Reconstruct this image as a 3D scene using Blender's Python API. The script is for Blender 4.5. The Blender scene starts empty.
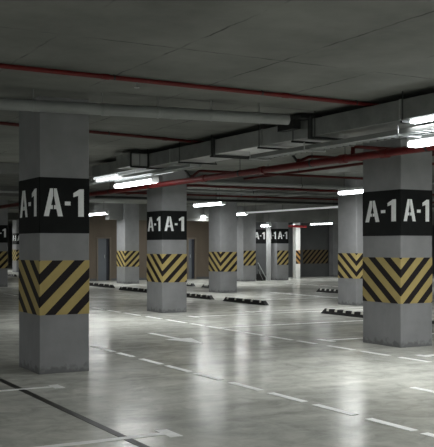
import bpy, math, random
from mathutils import Vector, Matrix
random.seed(7)
F, HZ, H = 900.0, 247.0, 1.5          # focal length (px), horizon row, eye height
PSI = 0.509
S, C = math.sin(PSI), math.cos(PSI)
CEIL = 3.28
col = bpy.context.scene.collection

# ---------- survey helpers: turn a sight line into a place in the building ----------
def cam2w(x, z): return (x*C + z*S, -x*S + z*C)
def at(px, py, z=0.0):
    Z = (z-H)*F/(HZ-py); return cam2w((px-217)/F*Z, Z)
def atZ(px, Z): return cam2w((px-217)/F*Z, Z)
def rowY(px, X):
    d = (px-217)/F; z = X/(d*C+S); return z*(-d*S+C)
def wallX(px, Y):
    d = (px-217)/F; z = Y/(-d*S+C); return z*(d*C+S)

# ---------- mesh builder ----------
class MB:
    def __init__(s): s.v=[]; s.f=[]; s.smooth=[]
    def add(s, vs, fs, sm=False):
        n=len(s.v); s.v+= [tuple(v) for v in vs]; s.f+=[tuple(i+n for i in f) for f in fs]; s.smooth+=[sm]*len(fs); return s
    def box(s, x0,x1,y0,y1,z0,z1):
        return s.add([(x,y,z) for z in (z0,z1) for y in (y0,y1) for x in (x0,x1)],
            [(0,2,3,1),(4,5,7,6),(0,1,5,4),(2,6,7,3),(0,4,6,2),(1,3,7,5)])
    def bbox(s, x0,x1,y0,y1,z0,z1,b):
        # box with chamfered vertical edges and top/bottom
        def ring(i,z): 
            a,b_,c,d=x0+i,x1-i,y0+i,y1-i
            k=b
            return [(a+k,c,z),(b_-k,c,z),(b_,c+k,z),(b_,d-k,z),(b_-k,d,z),(a+k,d,z),(a,d-k,z),(a,c+k,z)]
        R=[ring(0,z0),ring(0,z1)]
        vs=sum(R,[]); fs=[(i,(i+1)%8,8+(i+1)%8,8+i) for i in range(8)]+[tuple(range(7,-1,-1)),tuple(range(8,16))]
        return s.add(vs,fs)
    def tube(s, pts, r, n=12, caps=True):
        pts=[Vector(p) for p in pts]; rings=[]
        for i,p in enumerate(pts):
            d=(pts[min(i+1,len(pts)-1)]-pts[max(i-1,0)]).normalized()
            up=Vector((0,0,1)) if abs(d.z)<.9 else Vector((1,0,0))
            a=d.cross(up).normalized(); b=a.cross(d)
            rr=r
            if 0<i<len(pts)-1:
                c=(pts[i]-pts[i-1]).normalized().dot((pts[i+1]-pts[i]).normalized()); rr=r/max(.6,math.sqrt((1+c)/2))
            rings.append([p+(a*math.cos(2*math.pi*k/n)+b*math.sin(2*math.pi*k/n))*(rr if k is not None else r) for k in range(n)])
        vs=sum(rings,[]); fs=[]
        for i in range(len(pts)-1):
            for k in range(n): fs.append((i*n+k,i*n+(k+1)%n,(i+1)*n+(k+1)%n,(i+1)*n+k))
        s.add(vs,fs,True)
        if caps:
            m=(len(pts)-1)*n
            s.add(rings[0],[tuple(range(n))]); s.add(rings[-1],[tuple(range(n-1,-1,-1))])
        return s
    def poly(s, P, nrm, t=.003):
        # P: planar ring of 3D points, extruded thickness t along nrm
        n=len(P); nv=Vector(nrm)*t; P=[Vector(p) for p in P]
        s.add(P+[p+nv for p in P],[tuple(range(n-1,-1,-1)),tuple(range(n,2*n))]+[(i,(i+1)%n,n+(i+1)%n,n+i) for i in range(n)])
        return s
    def build(s, name, m, parent=None, loc=None, bevel=0):
        me=bpy.data.meshes.new(name); me.from_pydata(s.v,[],s.f); me.update()
        for p,sm in zip(me.polygons,s.smooth): p.use_smooth=sm
        import bmesh
        bm=bmesh.new(); bm.from_mesh(me); bmesh.ops.recalc_face_normals(bm,faces=bm.faces); bm.to_mesh(me); bm.free()
        o=bpy.data.objects.new(name,me); col.objects.link(o)
        if m: me.materials.append(m)
        if parent: o.parent=parent
        if loc: o.location=loc
        if bevel:
            b=o.modifiers.new('b','BEVEL'); b.width=bevel; b.segments=2; b.limit_method='ANGLE'
        return o
def tag(o,label=None,cat=None,group=None,kind=None):
    if label: o['label']=label
    if cat: o['category']=cat
    if group: o['group']=group
    if kind: o['kind']=kind
    return o
def empty(name, loc, rz=0):
    o=bpy.data.objects.new(name,None); col.objects.link(o); o.location=loc; o.rotation_euler=(0,0,rz); o.empty_display_size=.2; return o
def copy_tree(o,parent=None):
    c=o.copy(); col.objects.link(c)
    c.parent=parent
    for ch in list(o.children): copy_tree(ch,c)
    return c

# ---------- materials ----------
def mat(name, color, rough=.6, metal=0., noise=0., scale=5., bump=0., bscale=40., spec=.5, coat=0., detail=6, vec=(1,1,1), color2=None):
    m=bpy.data.materials.new(name); m.use_nodes=True; nt=m.node_tree; N=nt.nodes; L=nt.links
    b=N['Principled BSDF']; b.inputs['Roughness'].default_value=rough; b.inputs['Metallic'].default_value=metal
    b.inputs['Specular IOR Level'].default_value=spec; b.inputs['Coat Weight'].default_value=coat
    b.inputs['Base Color'].default_value=(*color,1)
    tc=N.new('ShaderNodeTexCoord')
    if noise or color2:
        mp=N.new('ShaderNodeMapping'); mp.inputs['Scale'].default_value=vec; L.new(tc.outputs['Object'],mp.inputs[0])
        n=N.new('ShaderNodeTexNoise'); n.inputs['Scale'].default_value=scale; n.inputs['Detail'].default_value=detail; n.inputs['Roughness'].default_value=.6
        L.new(mp.outputs[0],n.inputs['Vector'])
        r=N.new('ShaderNodeValToRGB'); r.color_ramp.elements[0].position=.3; r.color_ramp.elements[1].position=.7
        c2=color2 or tuple(c*(1+noise) for c in color)
        r.color_ramp.elements[0].color=(*[c*(1-noise) for c in color],1); r.color_ramp.elements[1].color=(*c2,1)
        L.new(n.outputs[0],r.inputs[0]); L.new(r.outputs[0],b.inputs['Base Color'])
    if bump:
        n2=N.new('ShaderNodeTexNoise'); n2.inputs['Scale'].default_value=bscale; n2.inputs['Detail'].default_value=4
        L.new(tc.outputs['Object'],n2.inputs['Vector'])
        bp=N.new('ShaderNodeBump'); bp.inputs['Strength'].default_value=bump; bp.inputs['Distance'].default_value=.01
        L.new(n2.outputs[0],bp.inputs['Height']); L.new(bp.outputs[0],b.inputs['Normal'])
    return m
def emit(name,color,st):
    m=bpy.data.materials.new(name); m.use_nodes=True; b=m.node_tree.nodes['Principled BSDF']
    b.inputs['Base Color'].default_value=(.8,.8,.8,1)
    b.inputs['Emission Color'].default_value=(*color,1); b.inputs['Emission Strength'].default_value=st; return m

M={}
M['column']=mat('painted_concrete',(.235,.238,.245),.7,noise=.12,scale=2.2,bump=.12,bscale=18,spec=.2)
M['black']=mat('black_paint',(.008,.009,.009),.65,noise=.2,scale=6,spec=.12)
M['white']=mat('white_paint',(.62,.64,.64),.5,noise=.06,scale=20)
M['letter']=mat('letter_paint',(.80,.82,.82),.5,noise=.05,scale=20)
M['road']=mat('road_paint',(.95,.96,.95),.45,noise=.14,scale=9)
M['road_worn']=mat('worn_road_paint',(.80,.81,.79),.4,noise=.22,scale=7)
M['red']=mat('red_pipe_paint',(.115,.005,.005),.5,noise=.2,scale=3,spec=.3)
M['dark_red']=mat('dark_red_pipe_paint',(.07,.006,.005),.5,noise=.2,scale=3,spec=.25)
M['galv']=mat('galvanised_steel',(.46,.48,.48),.30,.6,noise=.12,scale=4,bump=.15,bscale=6)
M['galv2']=mat('dull_galvanised_steel',(.24,.25,.245),.4,.4,noise=.2,scale=4,bump=.1,bscale=6)
M['flange']=mat('duct_flange_steel',(.06,.063,.063),.5,.6)
M['pvc']=mat('grey_pipe_paint',(.22,.23,.225),.5,noise=.12,scale=2)
M['darkmetal']=mat('dark_steel',(.03,.032,.032),.5,.6,noise=.2)
M['rubber']=mat('black_rubber',(.011,.011,.011),.6,noise=.3,scale=12)
M['stopw']=mat('reflective_patch',(.88,.87,.80),.4)
M['brown']=mat('brown_wall_plaster',(.125,.098,.072),.7,noise=.15,scale=1.5,vec=(1,1,.3))
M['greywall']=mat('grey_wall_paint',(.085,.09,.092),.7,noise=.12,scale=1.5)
M['door']=mat('grey_door_paint',(.115,.128,.145),.5,noise=.06,scale=2)
M['doordark']=mat('dark_door_edge',(.018,.020,.030),.5)
M['frame']=mat('door_frame_paint',(.16,.135,.105),.5)
M['fixture']=mat('lamp_housing_white',(.55,.56,.56),.4)
M['tube']=emit('lamp_tube_glow',(.93,.98,1.0),14)
M['glow']=emit('trunking_lit_glow',(.95,1,1),.28)  # weak emission put in for the light on the trunking channel
M['tube_dim']=emit('dim_lamp_tube_glow',(.93,.98,1.0),.75)
M['bright_red']=mat('lit_red_strip',(.62,.05,.06),.4,noise=.05)  # vivid red carries the brightness of the lit strip in its colour
M['joint']=mat('floor_joint_mastic',(.022,.023,.022),.5,noise=.3,scale=10)
M['wall']=mat('outer_wall_concrete',(.20,.20,.20),.8,noise=.15,scale=.8)
M['beam']=mat('beam_concrete',(.155,.158,.150),.8,noise=.15,scale=1.5,bump=.1)

def darken_base(m):  # base colour darker towards the floor, with a noisy edge
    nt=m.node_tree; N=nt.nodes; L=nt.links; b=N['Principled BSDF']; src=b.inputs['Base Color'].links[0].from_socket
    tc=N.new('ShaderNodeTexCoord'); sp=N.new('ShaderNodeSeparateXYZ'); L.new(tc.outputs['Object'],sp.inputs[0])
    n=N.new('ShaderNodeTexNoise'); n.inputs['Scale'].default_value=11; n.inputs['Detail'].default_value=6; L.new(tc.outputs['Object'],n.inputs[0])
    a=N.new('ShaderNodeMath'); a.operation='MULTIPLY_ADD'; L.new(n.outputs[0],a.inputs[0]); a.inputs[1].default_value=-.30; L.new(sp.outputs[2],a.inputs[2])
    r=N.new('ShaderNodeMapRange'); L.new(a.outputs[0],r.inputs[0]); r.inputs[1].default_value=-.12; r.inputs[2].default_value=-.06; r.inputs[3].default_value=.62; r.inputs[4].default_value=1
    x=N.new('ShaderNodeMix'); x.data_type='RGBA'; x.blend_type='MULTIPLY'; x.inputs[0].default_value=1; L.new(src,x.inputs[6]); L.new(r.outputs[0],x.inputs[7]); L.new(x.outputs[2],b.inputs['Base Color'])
darken_base(M['column'])
# hazard stripes: yellow/black chevrons meeting on the column's corners
def hazard(name, w, d, yellow, phase=0.0, flip=1):
    m=bpy.data.materials.new(name); m.use_nodes=True; nt=m.node_tree; N=nt.nodes; L=nt.links; b=N['Principled BSDF']
    tc=N.new('ShaderNodeTexCoord'); sp=N.new('ShaderNodeSeparateXYZ'); L.new(tc.outputs['Object'],sp.inputs[0])
    def mth(op,a,bb=None):
        n=N.new('ShaderNodeMath'); n.operation=op
        for i,v in enumerate((a,bb)):
            if v is None: continue
            if isinstance(v,(int,float)): n.inputs[i].default_value=v
            else: L.new(v,n.inputs[i])
        return n.outputs[0]
    s=mth('ADD', mth('MULTIPLY',sp.outputs[0],1.0), mth('MULTIPLY',sp.outputs[1],.76))
    t=mth('SUBTRACT', sp.outputs[2], mth('MULTIPLY',s,flip))
    t=mth('ADD',t,9.9+phase)
    fr=mth('FRACT',mth('DIVIDE',t,.275))
    k=mth('LESS_THAN',fr,.47)
    n=N.new('ShaderNodeTexNoise'); n.inputs['Scale'].default_value=7; n.inputs['Detail'].default_value=5; L.new(tc.outputs['Object'],n.inputs[0])
    r=N.new('ShaderNodeValToRGB'); r.color_ramp.elements[0].color=(*[c*.8 for c in yellow],1); r.color_ramp.elements[1].color=(*[c*1.15 for c in yellow],1); L.new(n.outputs[0],r.inputs[0])
    mx=N.new('ShaderNodeMix'); mx.data_type='RGBA'; L.new(k,mx.inputs[0]); L.new(r.outputs[0],mx.inputs[6]); mx.inputs[7].default_value=(.014,.011,.012,1)
    L.new(mx.outputs[2],b.inputs['Base Color']); b.inputs['Roughness'].default_value=.6; b.inputs['Specular IOR Level'].default_value=.15
    return m
YEL=(.40,.315,.125)

# floor: polished grey screed with stains
def floor_mat():
    m=bpy.data.materials.new('polished_concrete_floor'); m.use_nodes=True; nt=m.node_tree; N=nt.nodes; L=nt.links; b=N['Principled BSDF']
    tc=N.new('ShaderNodeTexCoord')
    def noise(scale,detail,rough=.6,vec=(1,1,1),dist=0):
        mp=N.new('ShaderNodeMapping'); mp.inputs['Scale'].default_value=vec; L.new(tc.outputs['Object'],mp.inputs[0])
        n=N.new('ShaderNodeTexNoise'); n.inputs['Scale'].default_value=scale; n.inputs['Detail'].default_value=detail; n.inputs['Roughness'].default_value=rough; n.inputs['Distortion'].default_value=dist
        L.new(mp.outputs[0],n.inputs['Vector']); return n.outputs[0]
    def ramp(src,p0,c0,p1,c1):
        r=N.new('ShaderNodeValToRGB'); e=r.color_ramp.elements; e[0].position=p0; e[1].position=p1; e[0].color=(*c0,1); e[1].color=(*c1,1); L.new(src,r.inputs[0]); return r.outputs[0]
    def mul(a,bb,f=1):
        x=N.new('ShaderNodeMix'); x.data_type='RGBA'; x.blend_type='MULTIPLY'; x.inputs[0].default_value=f; L.new(a,x.inputs[6]); L.new(bb,x.inputs[7]); return x.outputs[2]
    base=ramp(noise(.55,8,.65,dist=.6),.3,(.50,.505,.47),.70,(.74,.74,.685))
    fine=ramp(noise(3.2,8,.7,dist=1.0),.32,(.70,.71,.70),.60,(1,1,1))
    streak=ramp(noise(1.1,6,.6,vec=(.25,2.2,1),dist=.4),.35,(.80,.80,.80),.6,(1,1,1))
    cx=mul(mul(base,fine),streak); L.new(cx,b.inputs['Base Color'])
    rr=N.new('ShaderNodeMapRange'); L.new(noise(1.6,7,.65,dist=.8),rr.inputs[0]); rr.inputs[1].default_value=.35; rr.inputs[2].default_value=.65; rr.inputs[3].default_value=.12; rr.inputs[4].default_value=.26
    L.new(rr.outputs[0],b.inputs['Roughness'])
    b.inputs['Specular IOR Level'].default_value=.10; b.inputs['IOR'].default_value=1.18
    bp=N.new('ShaderNodeBump'); bp.inputs['Strength'].default_value=.35; bp.inputs['Distance'].default_value=.006; L.new(noise(7,6,.65),bp.inputs['Height']); L.new(bp.outputs[0],b.inputs['Normal'])
    return m
# ceiling: board-marked slab with panel seams
def ceil_mat():
    m=bpy.data.materials.new('ceiling_slab'); m.use_nodes=True; nt=m.node_tree; N=nt.nodes; L=nt.links; b=N['Principled BSDF']
    tc=N.new('ShaderNodeTexCoord')
    n=N.new('ShaderNodeTexNoise'); n.inputs['Scale'].default_value=.9; n.inputs['Detail'].default_value=9; n.inputs['Roughness'].default_value=.62; L.new(tc.outputs['Object'],n.inputs[0])
    r=N.new('ShaderNodeValToRGB'); e=r.color_ramp.elements; e[0].position=.3; e[1].position=.7; e[0].color=(.118,.122,.112,1); e[1].color=(.205,.209,.195,1); L.new(n.outputs[0],r.inputs[0])
    # distort coordinates slightly so the seams wander
    n3=N.new('ShaderNodeTexNoise'); n3.inputs['Scale'].default_value=6; n3.inputs['Detail'].default_value=5; L.new(tc.outputs['Object'],n3.inputs[0])
    ad=N.new('ShaderNodeVectorMath'); ad.operation='MULTIPLY_ADD'; L.new(n3.outputs[1],ad.inputs[0]); ad.inputs[1].default_value=(.06,.06,0); L.new(tc.outputs['Object'],ad.inputs[2])
    sp=N.new('ShaderNodeSeparateXYZ'); L.new(ad.outputs[0],sp.inputs[0])
    def line(src,off,per,wd):
        a_=N.new('ShaderNodeMath'); a_.operation='SUBTRACT'; L.new(src,a_.inputs[0]); a_.inputs[1].default_value=off
        p=N.new('ShaderNodeMath'); p.operation='PINGPONG'; L.new(a_.outputs[0],p.inputs[0]); p.inputs[1].default_value=per/2
        q=N.new('ShaderNodeMapRange'); L.new(p.outputs[0],q.inputs[0]); q.inputs[1].default_value=wd*.4; q.inputs[2].default_value=wd; q.inputs[3].default_value=.35; q.inputs[4].default_value=1
        return q.outputs[0]
    mm=N.new('ShaderNodeMath'); mm.operation='MINIMUM'
    L.new(line(sp.outputs[0],2.55,1.11,.016),mm.inputs[0]); L.new(line(sp.outputs[1],7.24,2.44,.016),mm.inputs[1])
    n4=N.new('ShaderNodeTexNoise'); n4.inputs['Scale'].default_value=1.6; n4.inputs['Detail'].default_value=3; L.new(tc.outputs['Object'],n4.inputs[0])
    r4=N.new('ShaderNodeValToRGB'); r4.color_ramp.elements[0].position=.42; r4.color_ramp.elements[1].position=.60; L.new(n4.outputs[0],r4.inputs[0])
    x=N.new('ShaderNodeMix'); x.data_type='RGBA'; x.blend_type='MULTIPLY'; L.new(r4.outputs[0],x.inputs[0]); L.new(r.outputs[0],x.inputs[6]); L.new(mm.outputs[0],x.inputs[7])
    L.new(x.outputs[2],b.inputs['Base Color']); b.inputs['Roughness'].default_value=.85; b.inputs['Specular IOR Level'].default_value=.25
    bp=N.new('ShaderNodeBump'); bp.inputs['Strength'].default_value=.25; bp.inputs['Distance'].default_value=.02; L.new(n.outputs[0],bp.inputs['Height']); L.new(bp.outputs[0],b.inputs['Normal'])
    return m
M['floor']=floor_mat(); M['ceil']=ceil_mat()

# ---------- the shell ----------
X0,X1,Y0,Y1=-14,48,-9,78
def struct(n,mb,m): return tag(mb.build(n,m),kind='structure')
struct('floor',MB().box(X0,X1,Y0,Y1,-.3,0),M['floor'])
struct('ceiling',MB().box(X0,X1,Y0,Y1,CEIL,CEIL+.1),M['ceil'])
struct('wall_left',MB().box(X0-.3,X0,Y0,Y1,-.3,CEIL+.1),M['wall'])
struct('wall_right',MB().box(X1,X1+.3,Y0,Y1,-.3,CEIL+.1),M['wall'])
struct('wall_front',MB().box(X0,X1,Y0-.3,Y0,-.3,CEIL+.1),M['wall'])
struct('wall_far',MB().box(X0,X1,Y1,Y1+.3,-.3,CEIL+.1),M['wall'])
WY=37.4
xa=wallX(80,WY); xb=wallX(208,WY); xb2=wallX(251,WY)
# back wall with real door openings
d1a,d1b=wallX(96.5,WY),wallX(111,WY); d2a,d2b=wallX(187,WY),wallX(196,WY)
dh=HZ  # door head height from the sight line
ZD=WY/((217-103)/F*S+C); DH=H+(HZ-237)*ZD/F
b=MB()
b.box(xa,d1a,WY,WY+.2,0,CEIL).box(d1b,d2a,WY,WY+.2,0,CEIL).box(d2b,xb2,WY,WY+.2,0,CEIL)
b.box(d1a,d1b,WY,WY+.2,DH,CEIL).box(d2a,d2b,WY,WY+.2,DH,CEIL)
struct('wall_back',b,M['brown'])
struct('wall_back_right',MB().box(xb2,X1,WY,WY+.2,0,CEIL),M['greywall'])
struct('wall_inner',MB().box(xa,X1,43,43.2,0,CEIL),M['wall'])
struct('wall_return',MB().box(xa,xa+.2,WY+.2,43,0,CEIL),M['wall'])
for n,(a,c) in enumerate(((d1a,d1b),(d2a,d2b)),1):
    fr=MB().box(a,a+.07,WY-.03,WY+.1,0,DH).box(c-.07,c,WY-.03,WY+.1,0,DH).box(a+.07,c-.07,WY-.03,WY+.1,DH-.07,DH)
    r=tag(empty(f'door_{n}',(0,0,0)),kind='structure')
    fr.build('door_frame',M['frame'],r)
    MB().box(a+.08,c-.22,WY+.02,WY+.07,.01,DH-.08).build('door_leaf',M['door'],r,bevel=.004)
    MB().box(c-.215,c-.075,WY+.05,WY+.09,.01,DH-.08).build('door_recess',M['doordark'],r)
    MB().tube([(c-.32,WY-.03,1.0),(c-.32,WY-.03,1.15)],.012).build('door_handle',M['galv'],r)
# dark skirting along the back wall
struct('baseboard_back',MB().box(xa,d1a-.01,WY-.02,WY,0,.1).box(d1b+.01,d2a-.01,WY-.02,WY,0,.1).box(d2b+.01,X1,WY-.02,WY,0,.1),M['greywall'])

# ---------- columns ----------
BH=(.695,1.34); SB=(1.664,2.325)
def letters(mb, face, w, off, zc, hgt, stretch=1.0):
    """stencil A-1 centred on a face; face maps (s,z,n)->3D with s from 0..w"""
    Wd=w*.82; x0=(w-Wd)/2; 
    def P(a,b_): return face(x0+a*Wd, zc-hgt/2+b_*hgt, off)
    n=Vector(face(0,0,1))-Vector(face(0,0,0))
    def pl(pts): mb.poly([P(*p) for p in pts],n,.003)
    # A : left limb, right limb, bar halves with stencil bridges
    pl([(-.01,0),(.11,0),(.145,.26),(.205,.26),(.205,.40),(.165,.40),(.215,.74),(.215,1),(.14,1)])
    pl([(.45,0),(.33,0),(.295,.26),(.235,.26),(.235,.40),(.275,.40),(.235,.74),(.235,1),(.30,1)])
    pl([(.50,.40),(.64,.40),(.64,.54),(.50,.54)])
    pl([(.83,0),(.97,0),(.97,1),(.87,1),(.71,.85),(.71,.70),(.83,.76)])
def make_column(label, xn, yb, w=.62, d=.84, sign=True, haz=True, top=CEIL, yellow=YEL, phase=0., group=None, mdl=None, Z=None, front=False, BH=BH, SB=SB):
    x,y = at(xn,yb) if Z is None else atZ(xn,Z)
    r=tag(empty('concrete_column',(x,y,0)),label,'column',group)
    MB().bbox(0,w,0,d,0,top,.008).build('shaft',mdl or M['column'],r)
    e=.004
    if sign:
        MB().bbox(-e,w+e,-e,d+e,SB[0],SB[1],.008).build('sign_band',M['black'],r)
        mb=MB(); zc=(SB[0]+SB[1])/2+.035; hg=.33
        f1=lambda s,z,n:(s,-n,z); f2=lambda s,z,n:(-n,d-s,z)
        f3=lambda s,z,n:(w-s,d+n,z); f4=lambda s,z,n:(w+n,s,z)
        for f,ww in ((f1,w),(f2,d),(f3,w),(f4,d)): letters(mb,f,ww,.0045,zc,hg)
        mb.build('lettering',M['letter'],r)
    if haz:
        (MB().bbox(-e,w+e,-e,d+e,BH[0],BH[1],.008) if not front else MB().box(.01,w-.01,-e,-.0005,BH[0],BH[1])).build('hazard_band',hazard('hazard_stripes',w,d,yellow,phase),r)
    return r
ph=lambda zz:-(zz)   # height on the near corner where a black stripe begins
make_column('concrete column nearest on the left, large stencilled signs and chevrons',39.5,374.5,d=.82,phase=-1.056)
make_column('concrete column at the right edge, chevron meeting point facing us',400.8,347.9,w=.62,d=.90,phase=-.765,BH=(.655,1.34),SB=(1.67,2.36))
make_column('middle concrete column standing past the white floor arrow',162.4,313.2,w=.62,d=.84,phase=-.83)
make_column('concrete column half hidden behind the big right hand column',356.5,306,d=.78,sign=False,phase=-1.02)
make_column('unsigned wide column behind the row of wheel stops in the centre',220.5,293,w=.62,d=.80,sign=False,phase=-.87)
make_column('unsigned column in front of the brown wall beside its door',125,283.8,w=.63,d=.88,sign=False,phase=-.84)
make_column('narrow looking unsigned column just right of the wide central one',243.3,281.6,w=.64,d=.70,sign=False,phase=-.9,front=True)
make_column('distant signed column left of the brightly lit slim pillar',277,280.3,w=.62,d=.74,phase=-.9,front=True)
make_column('signed column cut off by the left edge of the picture',-8.6,287.1,phase=-.9)
make_column('tiny distant signed column seen just left of the nearest column',16.5,272.2,phase=-.9)
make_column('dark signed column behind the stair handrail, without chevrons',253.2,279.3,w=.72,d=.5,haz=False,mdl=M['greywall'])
# slim pillars
def pillar(label,xn,Z,w,haz,m):
    x,y=atZ(xn,Z); r=tag(empty('slim_pillar',(x,y,0)),label,'pillar')
    MB().bbox(0,w,0,w,0,CEIL,.005).build('shaft',m,r)
    if haz: MB().box(.005,w-.005,-.005,-.0005,BH[0],BH[1]).build('hazard_band',hazard('hazard_stripes_orange',w,w,(.42,.24,.08),.1,-1),r)
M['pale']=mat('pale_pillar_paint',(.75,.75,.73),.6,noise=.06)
M['pale2']=mat('grey_pillar_paint',(.40,.41,.41),.6,noise=.1)
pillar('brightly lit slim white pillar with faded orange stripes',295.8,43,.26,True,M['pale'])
pillar('thin grey pillar between two distant signed columns',268,40.3,.16,False,M['pale2'])
# hazard stripes painted on the dark rear wall
xs,xe=wallX(303,WY),wallX(328,WY)
mbh=MB().box(0,xe-xs,-.012,-.001,.66,1.36)
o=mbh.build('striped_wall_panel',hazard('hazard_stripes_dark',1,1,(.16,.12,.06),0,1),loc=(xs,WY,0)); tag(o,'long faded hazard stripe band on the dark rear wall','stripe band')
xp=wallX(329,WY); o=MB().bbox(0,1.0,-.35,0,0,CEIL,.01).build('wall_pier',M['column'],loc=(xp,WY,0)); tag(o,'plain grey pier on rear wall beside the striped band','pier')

# ---------- beams ----------
def beam(n,y,x0,x1,zb,w=.35): struct(n,MB().box(x0,x1,y,y+w,zb,CEIL+.01),M['beam'])
yr1=at(162.4,313.2)[1]; yr2=at(220.5,293)[1]; yr3=at(125,283.8)[1]
beam('trim_1',yr1+.3,X0,X1,3.06); beam('trim_2',yr2+.25,X0,X1,2.98); beam('trim_3',yr3+.2,xa,X1,2.62,.4)
beam('trim_4',46,X0,X1,2.9); beam('trim_5',yr3+.2,X0,xa,2.95)
# beams along the other direction over column lines
def beam2(n,x,y0,y1,zb,w=.3): struct(n,MB().box(x,x+w,y0,y1,zb,CEIL+.02),M['beam'])
beam2('trim_6',at(356.5,306)[0]+.16,yr1+.65,yr2+.25,3.08)
beam2('trim_7',at(243.3,281.6)[0]+.16,yr1+.65,WY,3.02)

# ---------- red and grey pipes ----------
def rod(mb,x,y,z0,z1=CEIL,r=.006): mb.tube([(x,y,z0),(x,y,z1)],r,6)
def pipe(name,label,cat,a,b_,r,m,hang=(),joint=(),sprinkle=(),group=None,hm='darkmetal'):
    a=Vector(a); b_=Vector(b_)
    root=tag(empty(name,tuple(a)),label,cat,group)
    D=b_-a
    MB().tube([(0,0,0),tuple(D)],r,16).build('pipe_run',m,root)
    for t in hang:
        p=D*t; h=MB(); rod(h,p.x,p.y,p.z,CEIL-a.z)
        dn=D.normalized(); h.tube([p-dn*.010,p+dn*.010],r*1.08,16); h.build('hanger',M[hm],root)
    for t in joint:
        p=D*t; dn=D.normalized(); MB().tube([p-dn*.04,p+dn*.04],r*(1.2 if r<.06 else 1.08),16).build('coupling',m,root)
    for t in sprinkle:
        p=D*t; h=MB(); h.tube([p,p-Vector((0,0,r+.05))],.012,8).tube([p-Vector((0,0,r+.05)),p-Vector((0,0,r+.056))],.03,10); h.build('sprinkler_head',M['galv2'],root)
    return root
def ztop(px,py,z): x,y=at(px,py,z); return (x,y,z)
def along_u(px,py,z,xa_,xb_): x,y=at(px,py,z); return (xa_,y,z),(xb_,y,z)
# nearest sprinkler pipe
a1,b1=ztop(-60,59.5,3.245),ztop(450,113,3.245)
pipe('sprinkler_pipe','thin red sprinkler pipe nearest to us under the slab','pipe',a1,b1,.025,M['red'],hang=(.27,.55,.76),joint=(.255,.6),sprinkle=(.31,.8))
a2,b2=ztop(-60,117.5,3.243),ztop(240,146,3.243)
pipe('sprinkler_pipe','dark red sprinkler pipe running behind the nearest column','pipe',a2,b2,.025,M['dark_red'],hang=(.5,.8),joint=(.7,))
a3,b3=ztop(-40,101.5,3.09),ztop(288,119.5,3.10)
pipe('drain_pipe','thick grey pipe crossing in front of the nearest column top','pipe',a3,b3,.068,M['pvc'],hang=(.2,.40,.57,.74,.9),joint=(.41,.62),hm='galv2')
# red main along the aisle
XR=8.1; ZR=1.5+.1605*XR
main=tag(empty('sprinkler_main',(XR,3.0,ZR)),'thick red sprinkler main running diagonally under the lamps','pipe')
YM=34.0
MB().tube([(0,0,0),(0,YM-3,0)],.055,20).build('pipe_run',M['red'],main)
for px in (428,345,312,240,150,110):
    y=rowY(px,XR)-3; h=MB(); rod(h,0,y,0,CEIL-ZR); h.tube([(0,y-.02,0),(0,y+.02,0)],.062,18); h.build('hanger',M['darkmetal'],main)
for px in (343,204,385,262):
    y=rowY(px,XR)-3; MB().tube([(0,y-.07,0),(0,y+.07,0)],.068,18).build('coupling',M['red'],main)
def branch(px,rise,length,dx,label,m='dark_red',r=.026):
    y=rowY(px,XR); root=tag(empty('branch_pipe',(XR,y,ZR+.05)),label,'pipe',None)
    pts=[(0,0,0),(0,0,rise*.9),(.03,0,rise*.98),(.09,0,rise)] if dx==0 else [(0,0,0),(dx,0,rise*.9),(dx*1.25,0,rise*.98),(dx*1.6,0,rise)]
    MB().tube(pts+[(length,0,rise)],r,12).build('pipe_run',M[m],root)
    MB().tube([(0,0,-.01),(0,0,.05)],r*1.35,12).build('coupling',M[m],root)
branch(353,.11,3.4,0,'red branch pipe with a square elbow beside the right column')
branch(298,.10,3.6,.20,'red branch pipe with a slanted elbow on the main, below the damper')
branch(191,.14,5.5,.16,'red branch pipe with a slanted elbow on the main, above central lamp')
# slanted stubs
for px,lb in ((296,'short slanted black strut on the main below the damper'),(190,'short slanted black strut on the main near the middle column')):
    y=rowY(px,XR); MBo=MB().tube([(0,0,0),(-.16,0,.17)],.022,10); tag(MBo.build('pipe_strut',M['darkmetal'],loc=(XR,y-.05,ZR+.05)),lb,'strut')
# cross pipes farther away (run across the aisle, under the slab)
far=[(240,187.5,2.95,.03,'dark_red','first dark red cross pipe beyond the main'),
     (240,192,2.98,.035,'galv2','grey cross conduit beyond the first dark red cross pipe'),
     (240,196.5,2.90,.028,'dark_red','dark red cross pipe above the far lamp trunking'),
     (240,183.5,3.02,.05,'pvc','thick grey cross pipe just beyond the red main'),
     (240,201,2.86,.035,'darkmetal','black cross conduit nearest the back wall'),
     (60,193,2.92,.04,'galv2','grey cross conduit glimpsed left of the lamps')]
for px,py,z,r,m,lb in far:
    x,y=at(px,py,z)
    x0_,x1_ = (9.0,34.0) if px==240 else (-6.0,8.9)
    pipe('cross_pipe',lb,'pipe',(x0_,y,z),(x1_,y,z),r,M[m],hang=(.15,.4,.7))
# long pipes parallel to the aisle further right
for X,z,r,m,lb in ((10.4,3.15,.045,'galv2','grey conduit parallel to the red main on its far side'),(11.2,3.15,.03,'dark_red','thin dark red pipe parallel to the main on its far side'),(16.0,3.15,.05,'pvc','thick grey pipe parallel to the far lamp trunking')):
    pipe('long_pipe',lb,'pipe',(X,12,z),(X,33.9,z),r,M[m],hang=(.2,.5,.8))
# red-lit sign strip by the rear wall, built as a bright red pipe
x,y=atZ(288,41); x2,y2=atZ(306,41.5)
pipe('red_lit_strip','bright red-lit strip beside the lit slim pillar, shaped as a pipe','pipe',(x,y,H+21*41/F),(x2,y,H+20.6*41/F),.055,M['bright_red'],hang=(.2,.8))

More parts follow.
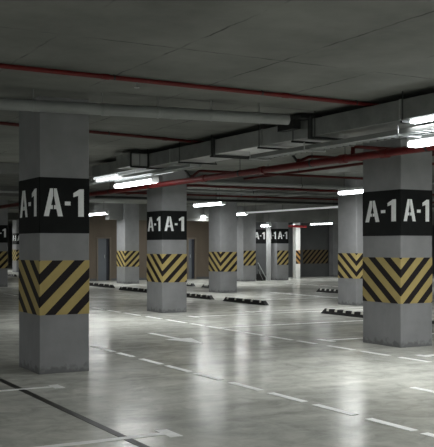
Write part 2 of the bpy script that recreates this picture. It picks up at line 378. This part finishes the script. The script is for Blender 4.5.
# ---------- air duct ----------
XD=6.91; zb,zt=2.965,3.20; WD=.6
ya,ybk=rowY(470,XD),rowY(92,XD)
duct=tag(empty('air_duct',(XD,ya,zb)),'long galvanised rectangular air duct hung above the red main','duct')
fl=[rowY(p,XD)-ya for p in (311,214)]
segs=[0]+fl+[ybk-ya]
mats=[M['galv2'],M['galv'],M['galv2']]
for i in range(3):
    MB().box(0,WD,segs[i]+(.001 if i else 0),segs[i+1],0,zt-zb).build('duct_section',mats[i],duct,bevel=.006)
for k,y in enumerate(fl+[rowY(400,XD)-ya,rowY(262,XD)-ya,rowY(170,XD)-ya]):
    t=.035 if k<2 else .012; e=.03 if k<2 else .008
    MB().box(-e,WD+e,y-t,y+t,-e,zt-zb+e).build('flange',M['flange'] if k<2 else M['galv'],duct)
for px in (406,318,296,262,214,182,150):
    y=rowY(px,XD)-ya; h=MB()
    for xx in (-.05,WD+.05): rod(h,xx,y,-.03,CEIL-zb)
    h.box(-.07,WD+.07,y-.015,y+.015,-.045,-.02); h.build('hanger',M['darkmetal'],duct)
# grille on the duct side
yg=rowY(148.5,XD)-ya; gw=.34
st=MB().box(-gw,-.001,yg+.02,yg+.7,.0,zt-zb).build('side_outlet',M['galv2'],duct)
gf=MB().box(-gw-.02,.0,yg-.02,yg+.02,-.03,.0).box(-gw-.02,.0,yg-.02,yg+.02,zt-zb,zt-zb+.025).box(-gw-.02,-gw,yg-.02,yg+.02,0,zt-zb).box(-.02,0,yg-.02,yg+.02,0,zt-zb)
gf.build('outlet_frame',M['darkmetal'],st)
for k in (0,1): MB().box(-gw+.01+k*.165,-gw+.155+k*.165,yg+.0,yg+.018,.01,zt-zb-.01).build('outlet_panel',M['pale2'],st)

# damper box on duct
yd=rowY(296,XD); r=tag(empty('damper_motor',(XD+.03,yd,zt)),'small black damper motor on top of the galvanised duct','motor')
MB().box(-.20,.16,-.35,.30,.003,.06).build('motor_box',M['darkmetal'],r,bevel=.012)
MB().box(-.20,-.09,-.2,.2,-.12,.003).build('actuator',M['darkmetal'],r)

# ---------- cable ladder beneath the duct ----------
XT,zt2=6.98,2.82
y0,y1=rowY(470,XT),rowY(250,XT)
tray=tag(empty('cable_ladder',(XT,y0,zt2)),'ribbed metal cable ladder hung beneath the air duct','cable ladder')
for xx in (0,.27): MB().box(xx,xx+.02,0,y1-y0,0,.055).build('side_rail',M['pvc'],tray)
n=min(95,int((y1-y0)/.14))
for i in range(n): MB().box(.02,.27,.05+i*.14,.08+i*.14,.005,.025).build('rung',M['galv'],tray)
for k in range(4): MB().tube([(.05+k*.05,0,.038),(.055+k*.05,(y1-y0)/2,.036),(.05+k*.05,y1-y0,.038)],.012,8).build('cable',M['pvc'],tray)
for px in (400,306,250):
    y=max(.05,min(rowY(px,XT)-y0,y1-y0-.05)); h=MB(); h.box(-.04,.32,y-.015,y+.015,-.02,0); rod(h,-.03,y,-.02,zb-zt2-.05,.008); rod(h,.31,y,-.02,zb-zt2-.05,.008); h.build('hanger',M['galv'],tray)
# second tray, higher and to the left end of the aisle
XU=7.02; ya2,yb2=rowY(190,XU),rowY(60,XU)
t2=tag(empty('cable_ladder',(XU,ya2,2.86)),'metal cable ladder above the big lamp near the middle column','cable ladder')
for xx in (0,.2): MB().box(xx,xx+.02,0,yb2-ya2,0,.05).build('side_rail',M['galv'],t2)
for i in range(min(90,int((yb2-ya2)/.2))): MB().box(.02,.2,.05+i*.2,.09+i*.2,.005,.025).build('rung',M['galv'],t2)
for q in (.05,.35,.7):
    h=MB(); rod(h,.01,(yb2-ya2)*q,0.04,.105); h.build('hanger',M['galv'],t2)

# ---------- fluorescent lamps ----------
LIGHTW=1.0
def make_lamp(label,X,z,ya_,yb_,drop=True,light=True,power=1.0,group=None):
    L_=yb_-ya_; r=tag(empty('strip_lamp',(X,(ya_+yb_)/2,z)),label,'lamp',group)
    MB().box(-.07,.07,-L_/2,L_/2,.02,.085).build('housing',M['fixture'],r,bevel=.008)
    for k in (-.042,.042): MB().tube([(k,-L_/2+.03,-.018),(k,L_/2-.03,-.018)],.036,14).build('lamp_tube',M['tube'],r)
    for sg in (0,1):
        e0=-L_/2 if sg==0 else L_/2-.03
        MB().box(-.075,.075,e0,e0+.03,-.05,.02).build('end_cap',M['fixture'],r)
    up=CEIL-z
    if XD<X<XD+.6 and ya_<22 and ya_>0: up=zb-z
    for yy in (-L_*.35,L_*.35):
        h=MB(); rod(h,0,yy,.085,up,.005); h.build('suspension_rod',M['darkmetal'],r)
    if light:
        ld=bpy.data.lights.new('tube_light','AREA'); ld.shape='RECTANGLE'; ld.size=.14; ld.size_y=L_; ld.energy=80*power*LIGHTW; ld.color=(.975,.99,.965)
        lo=bpy.data.objects.new('tube_light',ld); col.objects.link(lo); lo.parent=r; lo.location=(0,0,-.06)
    return r
def slim_lamp(label,X,z,pa,pb,power=.3,glow='tube'):
    y0_,y1_=rowY(pb,X),rowY(pa,X); L_=y1_-y0_
    r=tag(empty('slim_batten_lamp',(X,(y0_+y1_)/2,z)),label,'lamp')
    MB().box(-.05,.05,-L_/2,L_/2,.022,.03).build('housing',M['fixture'],r)
    if z<2.8:
        for yy in (-L_*.35,L_*.35):
            h=MB(); rod(h,0,yy,.03,CEIL-z,.005); h.build('suspension_rod',M['darkmetal'],r)
    for k in (-.025,.025): MB().tube([(k,-L_/2+.02,0),(k,L_/2-.02,0)],.022,12).build('lamp_tube',M[glow],r)
    ld=bpy.data.lights.new('tube_light','AREA'); ld.shape='RECTANGLE'; ld.size=.1; ld.size_y=L_; ld.energy=70*power; ld.color=(.975,.99,.965)
    lo=bpy.data.objects.new('tube_light',ld); col.objects.link(lo); lo.parent=r; lo.location=(0,0,-.03)
def lamp_px(label,X,z,pa,pb,**k): make_lamp(label,X,z,rowY(pb,X),rowY(pa,X),**k)
X1r,z1r=7.42,1.5+.151/.866*7.42
lamp_px('big bright strip lamp hanging near the middle column',X1r,z1r,117,155.5)
lamp_px('strip lamp cut off by the right edge above the red main',X1r,z1r-.03,411,446)
slim_lamp('slim lamp fixed under the duct at the right edge, above the cable ladder',6.99,2.934,412,446,.08)
slim_lamp('slim lamp under the far end of the duct, left of the side outlet',6.99,2.934,95,117,.15,'tube_dim')
slim_lamp('slim lamp right of the big bright lamp, near the middle column',7.28,2.885,153,172,.15,'tube_dim')
X2r,z2r=13.2,1.5+.0862/.866*13.2
lamp_px('strip lamp in front of the half hidden right column',X2r,z2r,340,368)
lamp_px('strip lamp left of the wide unsigned central column',X2r,z2r,195,224)
lamp_px('strip lamp just right of the nearest column, low in view',X2r,z2r,84,107.5)
X3r,z3r=18.3,1.5+.0625/.866*18.3
lamp_px('small strip lamp at the left end of the pale trunking',X3r,z3r,233,247)
lamp_px('thin distant strip lamp right beside the middle column',X3r,z3r,186,207)
# pale trunking continuing from the lamp
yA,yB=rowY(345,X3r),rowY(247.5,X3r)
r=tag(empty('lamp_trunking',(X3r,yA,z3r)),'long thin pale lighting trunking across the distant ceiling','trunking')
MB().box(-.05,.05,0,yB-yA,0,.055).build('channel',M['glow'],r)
for q in (.1,.35,.6,.9):
    h=MB(); rod(h,0,(yB-yA)*q,.055,CEIL-z3r); h.build('suspension_rod',M['darkmetal'],r)
# small lamps by the back wall
x,y=atZ(266,39.6); make_lamp('tiny lamp above the thin grey pillar',x,H+21.5*39.6/F,y-.35,y+.35,power=.4)
x,y=atZ(321,42); slim_lamp('distant lamp above the faded hazard band on the rear wall',x,H+23*42/F,311,332,.3)
x,y=atZ(293,41.5); make_lamp('distant lamp added to brighten the slim white pillar',x+.1,2.72,y-.4,y+.3,power=.8)  # extra lamp, put in only to brighten the slim pillar
# the rows carry on out of the picture, behind and beside the camera
rest=[(1.6,-5),(1.6,-1),(7.42,-5),(7.42,-.5),(7.42,3.5),(-4.5,-4),(-4.5,1),(-4.5,6),(-4.5,12),(-4.5,19),(13.2,-4),(13.2,1),(13.2,6),(18.3,0),(18.3,6),(24,2),(24,9),(24,16),(24,23),(-9,26),(-4.5,40),(2,48),(8,60),(10,50),(15,56),(20,47),(12,52),(30,10),(30,16),(30,30)]
for x,y in rest: make_lamp('strip lamp of the rows beyond the picture frame',x,2.84,y-.75,y+.75,power=1.25,group='strip lamps beyond the frame')

# ---------- wheel stops ----------
def wheel_stop(label,px,py,length,name='wheel_stop'):
    """px,py: near-right foot corner; runs away along the aisle direction"""
    x,y=at(px,py); r=tag(empty(name,(x,y,0)),label,'wheel stop')
    w,hh=.15,.115; c=.03; L_=length
    P=[(0,0),(w,0),(w-c,hh),(c,hh)]
    mb=MB(); vs=[]
    for yy,zs,k in ((0,.02,0),(.12,1,0),(L_-.12,1,0),(L_,.02,0)):
        for (xx,zz) in P: vs.append((xx,yy,zz*(zs if zz>0 else 1)))
    # taper the ends
    fs=[]
    for i in range(3):
        for k in range(4): fs.append((i*4+k,i*4+(k+1)%4,(i+1)*4+(k+1)%4,(i+1)*4+k))
    fs+=[(3,2,1,0),(12,13,14,15)]
    mb.add(vs,fs); mb.build('rubber_body',M['rubber'],r,bevel=.006)
    n=5; 
    for i in range(n):
        y0_=.19+(L_-.38-.10)*i/(n-1)
        pm=MB()
        # patches wrap from the sloping side over the top edge
        for sx in (0,1):
            a=(.0165,.062) if not sx else (w-.0165,.062); t=(c,hh+.001) if not sx else (w-c,hh+.001); u=(c+.043,hh+.002) if not sx else (w-c-.043,hh+.002)
            k=-.002 if not sx else .002
            pm.add([(a[0]+k,y0_,a[1]),(a[0]+k,y0_+.09,a[1]),(t[0]+k,y0_+.09,t[1]),(t[0]+k,y0_-.0,t[1]),(u[0],y0_+.09,u[1]),(u[0],y0_,u[1])],[(0,1,2,3),(3,2,4,5)])
        pm.build('reflective_patch',M['stopw'],r)
    return r
def stop_px(label,pa,pb,pyb):
    """pa left px, pb right px, pyb: floor row at the right (near) end"""
    pb-=.09*F/(H*F/(pyb-HZ))*.9; x,y=at(pb,pyb); L_=rowY(pa,x)-y; wheel_stop(label,pb,pyb,L_)
stop_px('black wheel stop with pale patches, nearest, left of floor line end',222.5,267.5,305.5)
stop_px('black wheel stop reaching behind the big right hand column',320.5,372,318.5)
stop_px('black wheel stop at the foot of the middle column, right side',181,213,299.8)
stop_px('black wheel stop left of the middle column',118.5,149,292.8)
stop_px('black wheel stop on floor between the nearest column and brown wall door',86,113.6,288)
stop_px('small distant wheel stop left of the wide central column',201,212,288.2)
stop_px('small distant wheel stop just right of the middle column',180,194.5,286.6)
stop_px('wheel stop on the floor in front of the half hidden column',316,346,293.8)
stop_px('wheel stop fragment at the right picture edge',424,462,326.5)
stop_px('tiny wheel stop at the far left by the distant signed column',5,16,276.8)

# ---------- floor markings ----------
def strip(mb,x0,y0,x1,y1,z=.004): mb.box(min(x0,x1),max(x0,x1),min(y0,y1),max(y0,y1),.0005,z)
def dashes(label,pxy,segs,w,extra=(),m='road',group=None,cont=None):
    X=at(*pxy)[0]
    r=tag(empty('dashed_line',(X,0,0)),label,'floor marking')
    for (a,b_) in segs:
        MB().box(-w/2,w/2,min(rowY(a,X),rowY(b_,X)),max(rowY(a,X),rowY(b_,X)),.0005,.005).build('dash',M[m],r)
l1=[(92,113.6),(118,132.5),(141,161),(167,190),(196,221),(230.5,261),(270.5,304.5),(315,354.5),(368.5,414.5),(424,470)]
dashes('nearest white dashed line across the front of the floor',(270,393),l1,.085)
l2=[(4,16),(93,103),(108,120),(124,139),(147,161),(167,186),(191,203),(208,220),(224,241),(246,263.5),(270,292),(297.5,316),(328,353.5),(362,389),(399.5,429.5)]
dashes('second white dashed line passing in front of the right hand column',(281,338.3),l2,.085)
dashes('far bright dashed line between the half hidden column and distant columns',(305,295.3),[(273,282),(285,295),(298,308),(311,322),(325,338),(341,355)],.26)
dashes('farthest faint dashed line below the striped wall',(320,285.5),[(286,294),(297,306),(309,318),(321,330),(333,342)],.12,m='road_worn')
# T marks: bay line across plus a short bar
def tline(label,bar_a,bar_b,xend,w=.10,m='road',bw=.11):
    xa_,ya_=at(*bar_a); xb_,yb_=at(*bar_b); Xc=(xa_+xb_)/2; Yc=(ya_+yb_)/2
    r=tag(empty('bay_line',(Xc,Yc,0)),label,'floor marking')
    hl=abs(yb_-ya_)/2
    MB().box(-bw/2,bw/2,-hl,hl,.0005,.004).build('end_bar',M[m],r)
    s=-1 if xend<0 else 1
    MB().box(*( (xend,-bw/2) if s<0 else (bw/2,xend)),-w/2,w/2,.0005,.004).build('long_line',M[m],r)
tline('white bay line with T end at the bottom left corner',(158,430.5),(179.5,436.5),-6,w=.085)
tline('white bay line with T end left of the nearest column foot',(50.5,385.3),(62.5,388),-6,w=.075)
tline('white bay line with T end left of the right hand column',(320.5,339.2),(331,341.8),3.2,w=.09)
tline('long pale bay line across the floor toward the right column',(213,327),(221,328.8),5.2,w=.09)
tline('faint bay line beyond the nearest wheel stop',(247,311.5),(252,312.5),5,w=.09,m='road_worn')
tline('white bay line end at the right picture edge, above the second dashed line',(418,355),(428,357),3,w=.09)
tline('pale bay line to the foot of the middle column',(190,316),(196,317.5),4,w=.09,m='road_worn')
tline('faint bay line in front of the far dashed line',(236,300),(240,301),7,w=.10,m='road_worn')
# lone dash at the right
Xd=at(423,389.8)[0]; o=MB().box(-.045,.045,0,rowY(412,Xd)-rowY(450,Xd),.0005,.004).build('lone_dash',M['road'],loc=(Xd,rowY(450,Xd),0)); tag(o,'single white dash at right edge in front of the right column','floor marking')
# arrow
xa_,ya_=at(150,333); xt_,yt_=at(202,343.8); XA=(xa_+xt_)/2
r=tag(empty('floor_arrow',(XA,yt_,0)),'white arrow painted on the floor in front of the middle column','floor marking')
La=rowY(150,XA)-yt_; Lh=(rowY(178,XA)-yt_)
MB().box(-.05,.05,Lh,La,.0005,.004).build('arrow_shaft',M['road'],r)
MB().add([(0,0,.001),(.24,Lh,.001),(-.24,Lh,.001),(0,0,.004),(.24,Lh,.004),(-.24,Lh,.004)],[(0,2,1),(3,4,5),(0,1,4,3),(1,2,5,4),(2,0,3,5)]).build('arrow_head',M['road'],r)
# dark joint line
Xj=at(50,403)[0]; o=MB().box(-.035,.035,Y0+.5,36,.0005,.003).build('floor_joint',M['joint'],loc=(Xj,0,0)); tag(o,'black filled joint line running diagonally past the nearest column','floor joint')

# ---------- stair handrail by the dark column ----------
x,y=atZ(258,39.9); r=tag(empty('stair_handrail',(x,y,0)),'grey sloping handrail of a stair below the distant sign','handrail')
u=.42
MB().tube([(0,0,.80),(u,0,.12),(u+.03,0,.06)],.022,8).build('rail',M['galv'],r)
MB().tube([(0,0,.50),(u*.62,0,.05)],.015,8).build('rail',M['galv2'],r)
for q in (0.02,.2,.38): MB().tube([(q,0,0),(q,0,.80-q*1.62)],.014,8).build('post',M['darkmetal'],r)
MB().box(-.05,u+.0,.03,.06,0,.30).build('kick_panel',M['rubber'],r)

# ---------- world, camera ----------
w=bpy.data.worlds.new('w'); bpy.context.scene.world=w; w.use_nodes=True
bg=w.node_tree.nodes['Background']; bg.inputs[0].default_value=(.5,.55,.6,1); bg.inputs[1].default_value=.05
cd=bpy.data.cameras.new('camera'); cd.sensor_fit='HORIZONTAL'; cd.sensor_width=36; cd.lens=36*F/434; cd.shift_y=(HZ-223.5)/434
cd.clip_end=300
cam=bpy.data.objects.new('camera',cd); col.objects.link(cam); cam.location=(0,0,H); cam.rotation_euler=(math.pi/2,0,-PSI)
sc=bpy.context.scene; sc.camera=cam
sc.view_settings.view_transform='Standard'; sc.view_settings.look='None'; sc.view_settings.exposure=0.0
sc.cycles.max_bounces=8; sc.cycles.diffuse_bounces=5
